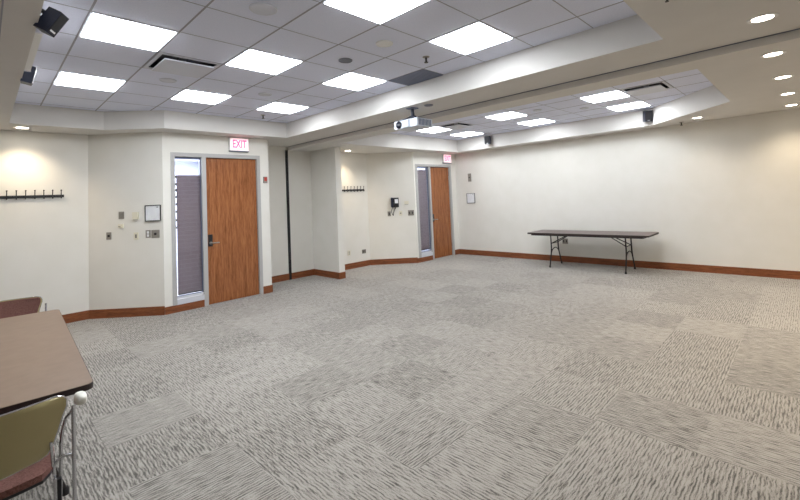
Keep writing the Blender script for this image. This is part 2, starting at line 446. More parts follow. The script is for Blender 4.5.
# ---- doors with sidelights
def doorway(n, D, Y):
    d = struct(empty('door_%d' % n, (D['d0'], Y, 0)))
    fy0, fy1 = -.012, TH+.012
    def X(x): return x-D['d0']
    bm = BM()
    box(bm, X(D['g1']), X(D['d0']), fy0, fy1, 0, D['top'])
    box(bm, X(D['d1']), X(D['x1']), fy0, fy1, 0, D['ot'])
    box(bm, X(D['g1']), X(D['d1']), fy0, fy1, D['top'], D['ot'])
    # stops
    box(bm, X(D['d0']), X(D['d1']), .075, .09, D['top']-.015, D['top'])
    obj('door_frame', bm, M['frame'], d, bevel=.003)
    bm = BM(); box(bm, .004, D['d1']-D['d0']-.004, .03, .074, .008, D['top']-.006)
    leaf = obj('door_leaf', bm, M['door'], d, bevel=.002)
    bm = BM(); box(bm, .022, .092, .018, .03, .98, 1.18)
    esc = obj('lock_plate', bm, M['black'], d, bevel=.006)
    esc['label'] = 'black lock plate'
    bm = BM()
    tube(bm, bend([(.062, .02, 1.035), (.062, -.035, 1.035), (.185, -.035, 1.035)], .02), .009, 10)
    lathe(bm, [(.0, .018), (.024, .018), (.024, .004), (0, .004)], 20, (.062, 0, 1.035), axis='y')
    obj('door_handle', bm, M['steel'], d, smooth=True)
    for hz in (.25, 1.2, 2.2):
        bm = BM(); tube(bm, [(D['d1']-D['d0']-.002, .022, hz), (D['d1']-D['d0']-.002, .022, hz+.1)], .008, 10)
        obj('hinge', bm, M['steel'], d)
    w = struct(empty('window_%d' % n, (D['x0'], Y, 0)))
    def X(x): return x-D['x0']
    bm = BM()
    box(bm, X(D['x0']), X(D['g0']), fy0, fy1, .115, D['ot'])
    box(bm, X(D['g0']), X(D['g1']), fy0, fy1, D['top'], D['ot'])
    obj('window_frame', bm, M['frame'], w, bevel=.003)
    bm = BM(); box(bm, X(D['g0']), X(D['g1']), fy0-.006, fy1, .115, .20); box(bm, X(D['g0']), X(D['g1']), .02, fy1, .20, .235)
    box(bm, 0, X(D['g1']), 0, fy1, 0, .115)
    obj('window_sill', bm, M['sill'], w, bevel=.003)
    bm = BM(); box(bm, X(D['g0']), X(D['g1']), .05, .056, .235, D['top']); obj('pane', bm, M['glass'], w)
    # dark glazing bead round the pane, visible along the head
    bm = BM()
    box(bm, X(D['g0']), X(D['g1']), .03, .05, D['top']-.035, D['top']); box(bm, X(D['g0']), X(D['g1']), .03, .05, .235, .247)
    box(bm, X(D['g1'])-.012, X(D['g1']), .03, .05, .235, D['top']-.035)
    obj('glazing_bead', bm, M['bluegrey'], w)
    return d, w
d1, w1 = doorway(1, DA, YD)
d2, w2 = doorway(2, DB, YDB)
def shade(w, x0, x1, z0, z1):
    bm = BM(); box(bm, x0, x1, .075, .079, z0, z1)
    o = obj('shade', bm, M['film'], w); o['label'] = 'mauve shade behind the glass'
    bm = BM(); box(bm, x0, x1, .070, .084, z0-.012, z0+.006); obj('hem_bar', bm, M['black'], o)
shade(w1, .102, .512, .262, 2.20)
shade(w2, .09, .50, .29, 2.36)
# dark marks added for the dashes along the left edge of the near shade
cl = None
for z in (2.17, 2.05, 1.95, 1.84, 1.72, 1.60, 1.46, 1.34):
    if cl is None:
        bm = BM(); box(bm, .078, .103, .070, .084, -.02, .02); cl = c = obj('edge_mark', bm, M['black'], w1)
    else:
        c = cl.copy(); C.objects.link(c); c.parent = w1
    c.location = (0, 0, z)
# corridor lights
def area(name, loc, size, power, col, rot=(0, 0, 0), sy=None):
    l = bpy.data.lights.new(name, 'AREA'); l.energy = power; l.color = col[:3]; l.size = size
    if sy: l.shape = 'RECTANGLE'; l.size_y = sy
    o = bpy.data.objects.new(name, l); C.objects.link(o); o.location = loc; o.rotation_euler = rot; return o

# ================================================================== LIGHT FITTINGS
def troffer(label, group):
    t = empty('ceiling_light'); tag(t, label, 'ceiling light', group)
    h = S/2
    bm = BM()
    for a in ((-h+.004, h-.004, -h+.004, -h+.022), (-h+.004, h-.004, h-.022, h-.004), (-h+.004, -h+.022, -h+.022, h-.022), (h-.022, h-.004, -h+.022, h-.022)):
        box(bm, *a, -.006, .06)
    box(bm, -h+.004, h-.004, -h+.004, h-.004, .06, .065)
    obj('light_frame', bm, M['vent'], t)
    bm = BM(); box(bm, -h+.022, h-.022, -h+.022, h-.022, -.012, .004)
    obj('diffuser', bm, M['lamp'], t)
    return t
labA = {
 (0, -4): 'square light panel, nearest to the camera over the left of the near room',
 (2, -4): 'square light panel cut by the top edge, left of the panel by the beam',
 (4, -4): 'square light panel by the cream beam, rightmost of the near room lights',
 (0, -1): 'large-looking light panel at top left, right of the black wall speakers',
 (2, -1): 'light panel between the white square vent and the dark round ceiling disc',
 (4, -1): 'light panel beside the dark round ceiling disc, near the beam face',
 (0, 2): 'light panel nearest the black coat rack corner, leftmost of the back row',
 (2, 2): 'light panel in the middle of the row nearest the near exit sign',
 (4, 2): 'light panel in the tray corner above the niche, last of the back row'}
labB = {
 (0, 0): 'far room light panel beside the square vent, nearer of the right pair',
 (2, 0): 'far room light panel right beside the right hand wall speaker',
 (0, 3): 'far room light panel in the middle row, nearer the beam',
 (2, 3): 'far room light panel in the middle row, nearer the right wall',
 (0, 6): 'far room light panel just right of and behind the hanging projector',
 (2, 6): 'far room light panel left of the small speaker above the far exit sign'}
first = None
for lab, gx, gy, z, grp in ((labA, GX, GY, ZT, 'light panels in the near ceiling tray'), (labB, GXB, GYB, ZTB, 'light panels in the far ceiling tray')):
    for (i, j), text in lab.items():
        if first is None: first = t = troffer(text, grp)
        else: t = copy_tree(first); tag(t, text, 'ceiling light', grp)
        t.location = (gx+(i+.5)*S, gy+(j+.5)*S, z)

def downlight():
    t = empty('downlight')
    bm = BM(); lathe(bm, [(.082, -.003), (.094, -.003), (.094, .0), (.082, .0)], 32)
    bm.free(); bm = BM()
    n = 32; R = [(.095, -.001), (.093, -.006), (.068, -.005), (.063, .012)]
    rings = [[bm.verts.new((r*math.cos(2*PI*k/n), r*math.sin(2*PI*k/n), z)) for k in range(n)] for r, z in R]
    for A, B in zip(rings, rings[1:]):
        for k in range(n): bm.faces.new((A[k], A[(k+1) % n], B[(k+1) % n], B[k]))
    obj('trim_ring', bm, M['white'], t, smooth=True)
    bm = BM(); lathe(bm, [(0.001, -.0035), (.064, -.0035), (.064, .0), (.001, .0)], 32)
    obj('lens', bm, M['down'], t)
    return t
DL = [(4.10, .165, ZA, 'round downlight at top right on the soffit before the step'),
      (5.04, .153, ZB, 'bright round downlight just past the soffit step at far right'),
      (6.27, .124, ZB, 'round downlight, third from the top right corner'),
      (7.54, .115, ZB, 'round downlight, second from the right wall in its row'),
      (8.76, .106, ZB, 'round downlight, nearest the right wall in its row'),
      (.386, 7.90, ZA, 'round downlight on the soffit over the near coat rack'),
      (5.93, 7.72, ZB, 'round downlight on the soffit over the far coat rack'),
      (8.70, 1.33, ZB, 'small-looking downlight beside the angled tray corner near the right wall')]
fd = None
def spot(name, loc, power, angle=120, blend=.9, tilt=(0, 0, 0), col=(1, .83, .60)):
    l = bpy.data.lights.new(name, 'SPOT'); l.energy = power; l.color = col; l.spot_size = math.radians(angle); l.spot_blend = blend
    l.shadow_soft_size = .05
    o = bpy.data.objects.new(name, l); C.objects.link(o); o.location = loc; o.rotation_euler = tilt; return o
for x, y, z, lab in DL:
    if fd is None: fd = t = downlight()
    else: t = copy_tree(fd)
    tag(t, lab, 'downlight', 'recessed downlights in the soffits'); t.location = (x, y, z)
SP = 1.0
for i, (x, y, z, lab) in enumerate(DL):
    spot('downlight_lamp', (x, y, z-.03), {0: 42, 1: 42, 2: 36, 3: 32, 4: 26, 5: 27, 6: 24, 7: 10}[i]*SP, 130 if i < 5 else 120, 1.0)
# the rest of the row, beyond the frame
for x in (8.76, 5.04, 6.27, 7.54):
    spot('downlight_lamp', (x, -1.6, ZB-.03), 24*SP, 130, 1.0)

# ================================================================== CEILING FITTINGS
def vent(lab, loc, flip=False):
    t = empty('ceiling_vent', loc); tag(t, lab, 'air vent')
    h = S/2-.012
    bm = BM()
    for a in ((-h, h, -h, -h+.035), (-h, h, h-.035, h), (-h, -h+.035, -h+.035, h-.035), (h-.035, h, -h+.035, h-.035)):
        box(bm, *a, -.005, .004)
    obj('vent_frame', bm, M['vent'], t)
    bm = BM(); box(bm, -h+.0, h, -h, h, .075, .09)
    for a in ((-h, h, -h, -h+.01), (-h, h, h-.01, h), (-h, -h+.01, -h, h), (h-.01, h, -h, h)): box(bm, *a, .004, .075)
    obj('vent_throat', bm, M['navy'], t)
    bm = BM(); box(bm, -h+.062, h-.062, -h+.062, h-.062, -.040, -.026)
    box(bm, -.03, .03, -.03, .03, -.026, .08)
    obj('face_plate', bm, M['vent'], t, bevel=.004)
    return t
vent('square ceiling vent with a white face plate at upper left', (GX+1.5*S, GY+.5*S, ZT))
vent('square far room vent by the angled tray corner', (GXB+.5*S, GYB-.5*S, ZTB))
vent('square far room vent behind the projector', (GXB+.5*S, GYB+5.5*S, ZTB))

def disc(name, lab, cat, x, y, z, r, rim, face, h=.012, grp=None):
    t = empty(name, (x, y, z-.002)); tag(t, lab, cat, grp)
    bm = BM(); lathe(bm, [(r*.80, -h*.6), (r*.86, -h), (r*.97, -h*.8), (r, 0), (r*.80, 0)], 32)
    obj('rim', bm, rim, t, smooth=True)
    bm = BM(); lathe(bm, [(.001, -h*.55), (r*.80, -h*.5), (r*.80, -.001), (.001, -.001)], 32)
    obj('grille', bm, face, t)
    return t
disc('ceiling_speaker', 'round white ceiling speaker cut near the top edge of the picture', 'ceiling speaker', 1.50, 2.945, ZT, .105, M['vent'], M['tile'])
disc('ceiling_speaker', 'round white ceiling speaker left of the panel by the beam', 'ceiling speaker', 2.71, 2.885, ZT, .085, M['white'], M['tile'])
disc('ceiling_speaker', 'round white ceiling speaker below the white square vent', 'ceiling speaker', 1.51, 5.347, ZT, .09, M['vent'], M['tile'])
disc('ceiling_speaker', 'faint round white ceiling speaker in the back row between two panels', 'ceiling speaker', 2.69, 5.30, ZT, .09, M['vent'], M['tile'])
disc('ceiling_grille_disc', 'dark grey round disc on the near tile ceiling', 'ceiling disc', 2.71, 3.51, ZT, .075, M['greydisc'], M['greydisc'])
disc('ceiling_speaker', 'small round speaker on the far tile ceiling, left of two', 'ceiling speaker', 7.0, 3.47, ZTB, .08, M['vent'], M['greydisc'])
disc('ceiling_speaker', 'small round speaker on the far tile ceiling, beside the right light pair', 'ceiling speaker', 7.62, 2.86, ZTB, .08, M['vent'], M['tile'])
disc('cover_plate', 'small round cover plate on the soffit beside the projector mount', 'cover plate', 4.166, 3.62, ZA, .06, M['greydisc'], M['greydisc'])

def sprinkler(lab, x, y, z, k=1.0):
    t = empty('sprinkler', (x, y, z)); tag(t, lab, 'fire sprinkler')
    bm = BM(); lathe(bm, [(.001, -.008), (.03*k, -.006), (.036*k, 0), (.001, 0)], 24); obj('escutcheon', bm, M['steel'], t, smooth=True)
    bm = BM(); lathe(bm, [(.001, -.05*k), (.010*k, -.05*k), (.010*k, -.008), (.001, -.008)], 16); obj('sprinkler_body', bm, M['tleg'], t)
    bm = BM(); lathe(bm, [(.001, -.058*k), (.02*k, -.057*k), (.02*k, -.052*k), (.001, -.05*k)], 16); obj('deflector', bm, M['tleg'], t)
    return t
sprinkler('small dark sprinkler head beside the light panel by the beam', 3.33, 2.897, ZT, 1.1)
sprinkler('small sprinkler head above the near exit sign in the tray', 3.297, 6.592, ZT, 1.1)
sprinkler('small sprinkler head hanging under the soffit near the right wall', 9.02, 1.63, ZB, 1.1)
sprinkler('small sprinkler head on the soffit at the top edge of the picture', 3.10, .585, ZA, .6)
# blue-grey return grille beside the beam
t = empty('ceiling_grille', (3.79, 3.50, ZT-.004)); tag(t, 'blue grey rectangular air grille against the beam side of the tray', 'air grille')
bm = BM()
for a in ((-.18, .19, -.30, -.28), (-.18, .19, .28, .30), (-.18, -.16, -.28, .28), (.17, .19, -.28, .28)): box(bm, *a, -.006, .004)
obj('grille_frame', bm, M['grille'], t)
bm = BM()
for k in range(14):
    y = -.265+k*.0405; box(bm, -.16, .17, y, y+.022, -.004, .002)
box(bm, -.16, .17, -.28, .28, .002, .004)
obj('louvres', bm, M['grille'], t)

# exit signs
def text_mesh(s, size, depth, matl, parent, loc, rot, name='lettering', sx=1):
    cu = bpy.data.curves.new(name, 'FONT'); cu.body = s; cu.size = size; cu.extrude = depth
    cu.align_x = 'CENTER'; cu.align_y = 'CENTER'; cu.offset = size*.018
    tmp = bpy.data.objects.new(name, cu); C.objects.link(tmp)
    dg = bpy.context.evaluated_depsgraph_get(); me = bpy.data.meshes.new_from_object(tmp.evaluated_get(dg))
    bpy.data.objects.remove(tmp); me.materials.clear(); me.materials.append(matl)
    o = bpy.data.objects.new(name, me); C.objects.link(o); o.parent = parent; o.location = loc; o.rotation_euler = rot; o.scale = (sx, 1, 1)
    return o
def exit_sign(lab, x, y, ztop):
    W, H, T = .345, .235, .055
    t = empty('exit_sign', (x, y, ztop-H-.02)); tag(t, lab, 'exit sign', 'lit exit signs over the doors')
    bm = BM(); box(bm, -W/2, W/2, -T, 0, 0, H); obj('sign_housing', bm, M['white'], t, bevel=.006)
    bm = BM(); box(bm, -W/2+.012, W/2-.012, -T-.003, -T, .012, H-.012); obj('sign_face', bm, M['signface'], t)
    text_mesh('EXIT', .20, .001, M['signred'], t, (0, -T-.0055, H/2), (PI/2, 0, 0), sx=.62)
    bm = BM(); box(bm, -W/2, W/2, -T, 0, -.012, -.0); obj('bottom_edge', bm, M['bluegrey'], t)
    bm = BM(); box(bm, -.06, .06, -T*.8, -.005, H, H+.02); obj('mounting_canopy', bm, M['white'], t)
    return t
exit_sign('lit exit sign with pink red letters above the near oak door', 3.21, YD-.0, ZA-.0)
exit_sign('lit exit sign with pink red letters above the far oak door', 8.93, YDB-.0, ZB-.0)

# projector under the beam
t = empty('projector', (4.13, 3.89, ZA)); tag(t, 'silver white projector hanging from the beam soffit between both rooms', 'projector')
bm = BM(); box(bm, -.15, .15, -.22, .22, -.287, -.177); obj('projector_body', bm, M['silver'], t, bevel=.018, seg=3)
bm = BM(); box(bm, -.162, -.149, -.07, .05, -.280, -.184); obj('front_bulge', bm, M['silver'], t, bevel=.005)
bm = BM(); lathe(bm, [(.0, -.012), (.034, -.012), (.046, -.010), (.048, .01), (.0, .01)], 28, (-.15, .125, -.232), axis='x'); ln = obj('lens', bm, M['lens'], t, smooth=True)
bm = BM(); lathe(bm, [(.046, -.009), (.052, -.008), (.052, .006), (.046, .006)], 28, (-.15, .125, -.232), axis='x'); obj('lens_ring', bm, M['black'], ln)
bm = BM()
for k in range(9): box(bm, -.12+k*.028, -.104+k*.028, -.2225, -.2195, -.275, -.19)
obj('side_vents', bm, M['bluegrey'], t)
bm = BM(); box(bm, .118, .152, -.21, .21, -.285, -.18); obj('rear_panel', bm, M['bluegrey'], t, bevel=.003)
bm = BM(); box(bm, -.06, .06, -.06, .06, -.012, 0); obj('ceiling_plate', bm, M['bluegrey'], t, bevel=.003)
bm = BM(); tube(bm, [(0, 0, -.012), (0, 0, -.12)], .022, 14); obj('drop_pole', bm, M['navy'], t, smooth=True)
bm = BM()
for a, b in ((-.11, -.15), (.11, -.15), (-.11, .15), (.11, .15)): tube(bm, [(0, 0, -.115), (a, b, -.165), (a, b, -.178)], .008, 8)
lathe(bm, [(.0, -.13), (.05, -.13), (.05, -.112), (.0, -.112)], 20)
obj('spider_arms', bm, M['navy'], t)
bm = BM(); tube(bm, bend([(.13, .1, -.2), (.18, .14, -.12), (.14, .1, -.05), (.05, .04, -.005)], .04), .005, 8); obj('cable', bm, M['black'], t)

# small wall speakers
def speaker(lab, loc, face_dir, rot, arm, w=.13, d=.13, h=.20, grp=None):
    """loc = wall point of the bracket, arm = vector to the middle of the box"""
    t = empty('wall_speaker', loc); tag(t, lab, 'speaker', grp)
    body = BM(); box(body, -w/2, w/2, -d/2, d/2, -h/2, h/2)
    b = obj('speaker_box', body, M['navy'], t, bevel=.008); b.location = arm; b.rotation_euler = rot
    g = BM(); box(g, -w/2+.01, w/2-.01, -d/2-.004, -d/2, -h/2+.01, h/2-.01); obj('speaker_grille', g, M['black'], b)
    g = BM(); box(g, -.02, .02, -d/2-.006, -d/2-.004, -h/2+.018, -h/2+.03); obj('badge', g, M['white'], b)
    f = Vector(face_dir); k = Vector((f.y, -f.x, 0))
    g = BM(); p0 = Vector((0, 0, 0)); 
    tube(g, bend([f*.005, f*.03, Vector(arm)*.75], .02), .014, 10); obj('bracket_arm', g, M['black'], t)
    g = BM(); c = f*.006
    box(g, c.x-(.006 if abs(f.x) > .5 else .035), c.x+(.006 if abs(f.x) > .5 else .035), c.y-(.006 if abs(f.y) > .5 else .035), c.y+(.006 if abs(f.y) > .5 else .035), -.06, .06)
    obj('wall_plate', g, M['black'], t)
    return t
TX = .245
speaker('black wall speaker at the top left corner, nearer of two on the tray edge', (TX, 3.52, 2.98), (1, 0, 0), (math.radians(28), math.radians(12), math.radians(50)), (.066, -.02, -.07), w=.075, d=.09, h=.16)
speaker('black wall speaker on the left tray edge below the white screen case', (TX, 5.08, 3.0), (1, 0, 0), (math.radians(12), 0, math.radians(85)), (.046, 0, -.065), w=.10, d=.075, h=.16)
speaker('small black speaker above the far exit sign on the right tray face', (8.92, 5.75, 3.03), (-1, 0, 0), (math.radians(10), 0, math.radians(-70)), (-.11, 0, -.03), w=.13, d=.13, h=.20)
speaker('small black speaker beside the right end light panels on the tray face', (8.92, 2.13, 3.02), (-1, 0, 0), (math.radians(10), 0, math.radians(-60)), (-.11, 0, -.03), w=.13, d=.13, h=.21)

# screen case along the left tray face
t = empty('projector_screen', (TX, 3.65, 2.89)); tag(t, 'white roll-up screen case along the left edge of the tray', 'projector screen')
bm = BM(); box(bm, 0, .040, .06, 1.10, 0, .055); obj('screen_case', bm, M['white'], t, bevel=.01)
for yy in (.04, 1.10):
    bm = BM(); box(bm, 0, .043, yy, yy+.02, -.003, .063); obj('end_cap', bm, M['vent'], t)

# ================================================================== THINGS ON THE WALLS
def frame_on(p, out, name, lab, cat, grp=None):
    """Empty on a wall at p with local -Y pointing into the room"""
    ang = math.atan2(out[1], out[0])+PI/2
    t = empty(name, p, ang); tag(t, lab, cat, grp); return t
OC = (-1, -1)
def chA(x, z):   # point of the near chamfer by X
    k = (x-A1[0])/(A2[0]-A1[0]); return (x, A1[1]+k*(A2[1]-A1[1]), z)
OCA = (-(A1[1]-A2[1]), -(A2[0]-A1[0]))
OCB = (-(B1[1]-B2[1]), -(B2[0]-B1[0]))
def chB(x, z):
    k = (x-B1[0])/(B2[0]-B1[0]); return (x, B1[1]+k*(B2[1]-B1[1]), z)

def plate(p, out, lab, w, h, m, d=.008, name='wall_plate', cat='wall plate', kind='toggle', mi=None):
    t = frame_on(p, out, name, lab, cat)
    bm = BM(); box(bm, -w/2, w/2, -d, 0, -h/2, h/2); obj('plate', bm, m, t, bevel=.002)
    mi = mi or M['black']
    if kind == 'toggle':
        bm = BM(); box(bm, -.012, .012, -d-.006, -d, -.028, .028); obj('switch', bm, mi, t, bevel=.001)
    elif kind == 'double':
        for s in (-.25, .25):
            bm = BM(); box(bm, w*s-.011, w*s+.011, -d-.004, -d, -.028, .028); obj('switch', bm, mi, t, bevel=.001)
    elif kind == 'socket':
        for z in (-.022, .022):
            bm = BM(); box(bm, -.016, .016, -d-.002, -d, z-.013, z+.013); obj('socket', bm, mi, t)
    elif kind == 'dark':
        bm = BM(); box(bm, -.017, .017, -d-.003, -d, -.017, .017); obj('jack', bm, mi, t)
    elif kind == 'rocker2':
        for z in (-.024, .024):
            bm = BM(); box(bm, -.016, .016, -d-.004, -d, z-.019, z+.019); obj('switch', bm, mi, t)
    elif kind == 'knob':
        bm = BM(); lathe(bm, [(.0, -d-.012), (.018, -d-.012), (.02, -d), (.0, -d)], 20, axis='y'); obj('dial', bm, mi, t)
    return t
M['greyplate'] = mat('grey_plate', srgb(142, 136, 128), .5)
plate(chA(1.39, 1.27), OCA, 'small steel jack plate with dark centre, lowest left on the angled wall', .075, .115, M['greyplate'], kind='dark')
plate(chA(1.53, 1.585), OCA, 'grey rectangular plate at the upper left of the near control group', .082, .115, M['greyplate'], mi=M['steel'])
plate(chA(1.69, 1.247), OCA, 'cream switch plate below the cream thermostat box', .075, .115, M['cream'], mi=M['steel'])
plate(chA(1.822, 1.272), OCA, 'narrow grey plate with two white rockers under the framed notice', .075, .12, M['greyplate'], kind='rocker2', mi=M['white'])
plate(chA(1.903, 1.267), OCA, 'wide grey plate with a dial, right end of the near control group', .125, .125, M['greyplate'], kind='knob', mi=M['tleg'])
t = frame_on(chA(1.53, 1.417), OCA, 'wall_thermostat', 'slim off-white control just under the grey plate on the angled wall', 'thermostat')
bm = BM(); box(bm, -.045, .035, -.02, 0, -.028, .028); obj('control_case', bm, M['cream'], t, bevel=.004)
bm = BM(); box(bm, -.04, -.005, -.022, -.02, -.014, -.004); obj('slot', bm, M['greyplate'], t)
t = frame_on(chA(1.69, 1.565), OCA, 'wall_thermostat', 'cream thermostat box with a dark lower edge left of the framed notice', 'thermostat')
bm = BM(); box(bm, -.045, .045, -.03, 0, -.055, .06); obj('thermostat_case', bm, M['cream'], t, bevel=.004)
bm = BM(); box(bm, -.03, .03, -.032, -.005, -.064, -.055); obj('lower_edge', bm, M['steel'], t)

def notice(p, out, lab, w, h):
    t = frame_on(p, out, 'framed_notice', lab, 'framed notice')
    bm = BM(); f = .009
    box(bm, -w/2, w/2, -.018, 0, -h/2, -h/2+f); box(bm, -w/2, w/2, -.018, 0, h/2-f, h/2)
    box(bm, -w/2, -w/2+f, -.018, 0, -h/2+f, h/2-f); box(bm, w/2-f, w/2, -.018, 0, -h/2+f, h/2-f)
    obj('picture_frame', bm, M['tleg'], t, bevel=.002)
    bm = BM(); box(bm, -w/2+f, w/2-f, -.008, -.002, -h/2+f, h/2-f); obj('sheet', bm, M['paper'], t)
    bm = BM(); lathe(bm, [(0, -.024), (.008, -.022), (.009, -.018), (0, -.018)], 14, (w*.30, 0, h/2-.035), axis='y'); obj('pin', bm, M['tleg'], t)
    bm = BM(); box(bm, -w*.45, w*.45, -.03, -.018, -h/2-.004, -h/2+.008); obj('tray_lip', bm, M['tleg'], t, bevel=.002)
    return t
notice(chA(1.879, 1.598), OCA, 'dark framed white notice on the angled wall left of the near door', .245, .25)
notice((XR, 6.73, 1.55), (-1, 0), 'thin framed white notice on the right wall by the far door', .27, .27)
t = plate((XR, 6.73, 2.12), (-1, 0), 'grey strobe plate above the notice on the right wall', .09, .22, M['greyplate'], d=.03, name='alarm_strobe', cat='fire alarm', kind='dark')
t = frame_on((3.70, YD, 2.11), (0, -1), 'fire_alarm', 'small red and grey fire alarm right of the near oak door', 'fire alarm')
bm = BM(); box(bm, -.035, .035, -.03, 0, -.06, .06); obj('alarm_case', bm, M['greyplate'], t, bevel=.004)
bm = BM(); box(bm, -.025, .025, -.034, -.03, -.02, .05); obj('alarm_face', bm, M['red'], t)

# far room chamfer: telephone and plates
t = frame_on(chB(7.25, 1.55), OCB, 'wall_telephone', 'black wall telephone with a hanging cord on the far angled wall', 'telephone')
bm = BM(); box(bm, -.095, .095, -.05, 0, -.13, .11); obj('telephone_base', bm, M['black'], t, bevel=.01)
bm = BM(); box(bm, -.005, .08, -.054, -.05, -.03, .075); obj('keypad', bm, M['paper'], t)
bm = BM(); box(bm, -.10, -.045, -.09, -.05, -.12, .115); obj('handset', bm, M['navy'], t, bevel=.014)
bm = BM(); tube(bm, bend([(-.07, -.06, -.12), (-.10, -.05, -.24), (-.055, -.045, -.36), (-.045, -.04, -.24), (.02, -.035, -.125)], .06, 6), .008, 8); obj('cord', bm, M['black'], t)
plate(chB(7.14, 1.262), OCB, 'small grey plate, leftmost of three below the telephone', .08, .12, M['greyplate'])
plate(chB(7.34, 1.262), OCB, 'pale plate, middle of three below the telephone', .08, .115, M['cream'], kind='knob', mi=M['steel'])
plate(chB(7.52, 1.262), OCB, 'wide dark grey plate, rightmost of three below the telephone', .15, .135, M['greyplate'], kind='double')
t = frame_on(chB(7.45, 1.514), OCB, 'wall_thermostat', 'cream thermostat with a thin dark line right of the telephone', 'thermostat')
bm = BM(); box(bm, -.055, .055, -.02, 0, -.03, .05); obj('thermostat_case', bm, M['cream'], t, bevel=.004)
bm = BM(); box(bm, -.045, .045, -.022, -.004, -.036, -.03); obj('lower_edge', bm, M['tleg'], t)
plate((6.12, YHB, .385), (0, -1), 'pale power outlet low under the far coat rack', .08, .12, M['cream'], kind='socket', mi=M['steel'])
plate((6.58, YHB, .365), (0, -1), 'grey plate low on the wall right of the pale outlet', .12, .10, M['greyplate'], kind='double')
plate((XR, 4.14, .475), (-1, 0), 'dark grey power outlet on the right wall behind the long table', .13, .12, M['greyplate'], kind='double')

# coat racks
def coat_rack(lab, x0, n, y, z, pitch=.0985):
    t = empty('coat_rack', (x0, y, z)); tag(t, lab, 'coat rack')
    L = (n-1)*pitch+.07
    bm = BM(); box(bm, -.035, L-.035, -.022, 0, -.02, .02); obj('rail', bm, M['black'], t, bevel=.003)
    h0 = None
    for k in range(n):
        if h0 is None:
            bm = BM()
            tube(bm, bend([(0, -.02, .01), (0, -.045, .03), (0, -.05, .085)], .02), .006, 8)
            lathe(bm, [(0, .098), (.008, .095), (.011, .088), (.008, .08), (0, .078)], 12, (0, -.05, 0))
            tube(bm, bend([(0, -.02, -.01), (0, -.035, -.035), (0, -.065, -.03), (0, -.07, -.005)], .015), .006, 8)
            h0 = h = obj('hook', bm, M['tleg'], t, smooth=True)
        else:
            h = h0.copy(); C.objects.link(h); h.parent = t
        h.location = (k*pitch, 0, 0)
    return t
coat_rack('black coat rack with upright pegs on the wall left of the near door', .834-9*.0985, 10, YH, 1.925)
coat_rack('black coat rack beside the niche pier on the far wall', 6.62-8*.10, 9, YHB, 1.895, .10)

# ================================================================== TABLES
def table(lab, loc, rz, foot=.29, top='laminate'):
    """folding table 2.44 x 0.76, long side on local Y"""
    t = empty('folding_table', loc, rz); tag(t, lab, 'table')
    W, L, Z = .38, 1.22, .745
    def rr(w, l, r, n=6):
        P = []
        for cx, cy, a0 in ((w-r, l-r, 0), (-w+r, l-r, PI/2), (-w+r, -l+r, PI), (w-r, -l+r, 1.5*PI)):
            for k in range(n+1):
                a = a0+PI/2*k/n; P.append((cx+r*math.cos(a), cy+r*math.sin(a)))
        return P
    bm = BM(); prism(bm, rr(W-.003, L-.003, .04), Z-.018, Z); obj('tabletop', bm, M[top], t)
    bm = BM(); prism(bm, rr(W, L, .043), Z-.032, Z-.002); obj('edge_band', bm, M['edge'], t)
    bm = BM()
    for s in (-1, 1): box(bm, s*(W-.022)-.010, s*(W-.022)+.010, -L+.10, L-.10, Z-.06, Z-.032)
    for s in (-1, 1): box(bm, -W+.035, W-.035, s*(L-.10)-.010, s*(L-.10)+.010, Z-.06, Z-.032)
    obj('apron', bm, M['edge'], t)
    for s in (-1, 1):
        y = s*(L-.46)
        for q in (-1, 1):
            bm = BM()
            tube(bm, bend([(q*.17, y, Z-.033), (q*.17, y, .40), (q*.19, y, .30), (q*foot, y, .02)], .05), .0135, 10)
            lg = obj('leg', bm, M['tleg'], t, smooth=True)
            bm = BM(); lathe(bm, [(0, 0), (.019, 0), (.019, .03), (.012, .045), (0, .045)], 14, (q*foot, y, 0)); obj('foot', bm, M['black'], lg)
        bm = BM(); tube(bm, bend([(-.185, y, .30), (-.13, y, .365), (0, y, .405), (.13, y, .365), (.185, y, .30)], .06), .010, 8); obj('arched_brace', bm, M['tleg'], t, smooth=True)
        bm = BM()
        tube(bm, [(-.17, y, .50), (.17, y, .50)], .009, 8)
        for q in (-1, 1): tube(bm, [(q*.15, y, .50), (q*.05, y-s*.38, Z-.036)], .010, 8)
        tube(bm, [(-.08, y-s*.38, Z-.045), (.08, y-s*.38, Z-.045)], .009, 8)
        obj('folding_brace', bm, M['tleg'], t, smooth=True)
    return t
table('brown laminate folding table at lower left with a chair at each end', (.089, 4.062, 0), math.radians(-2.25))
table('long dark-legged folding table standing against the right wall', (8.80, 3.39, 0), 0, top='dark_laminate')

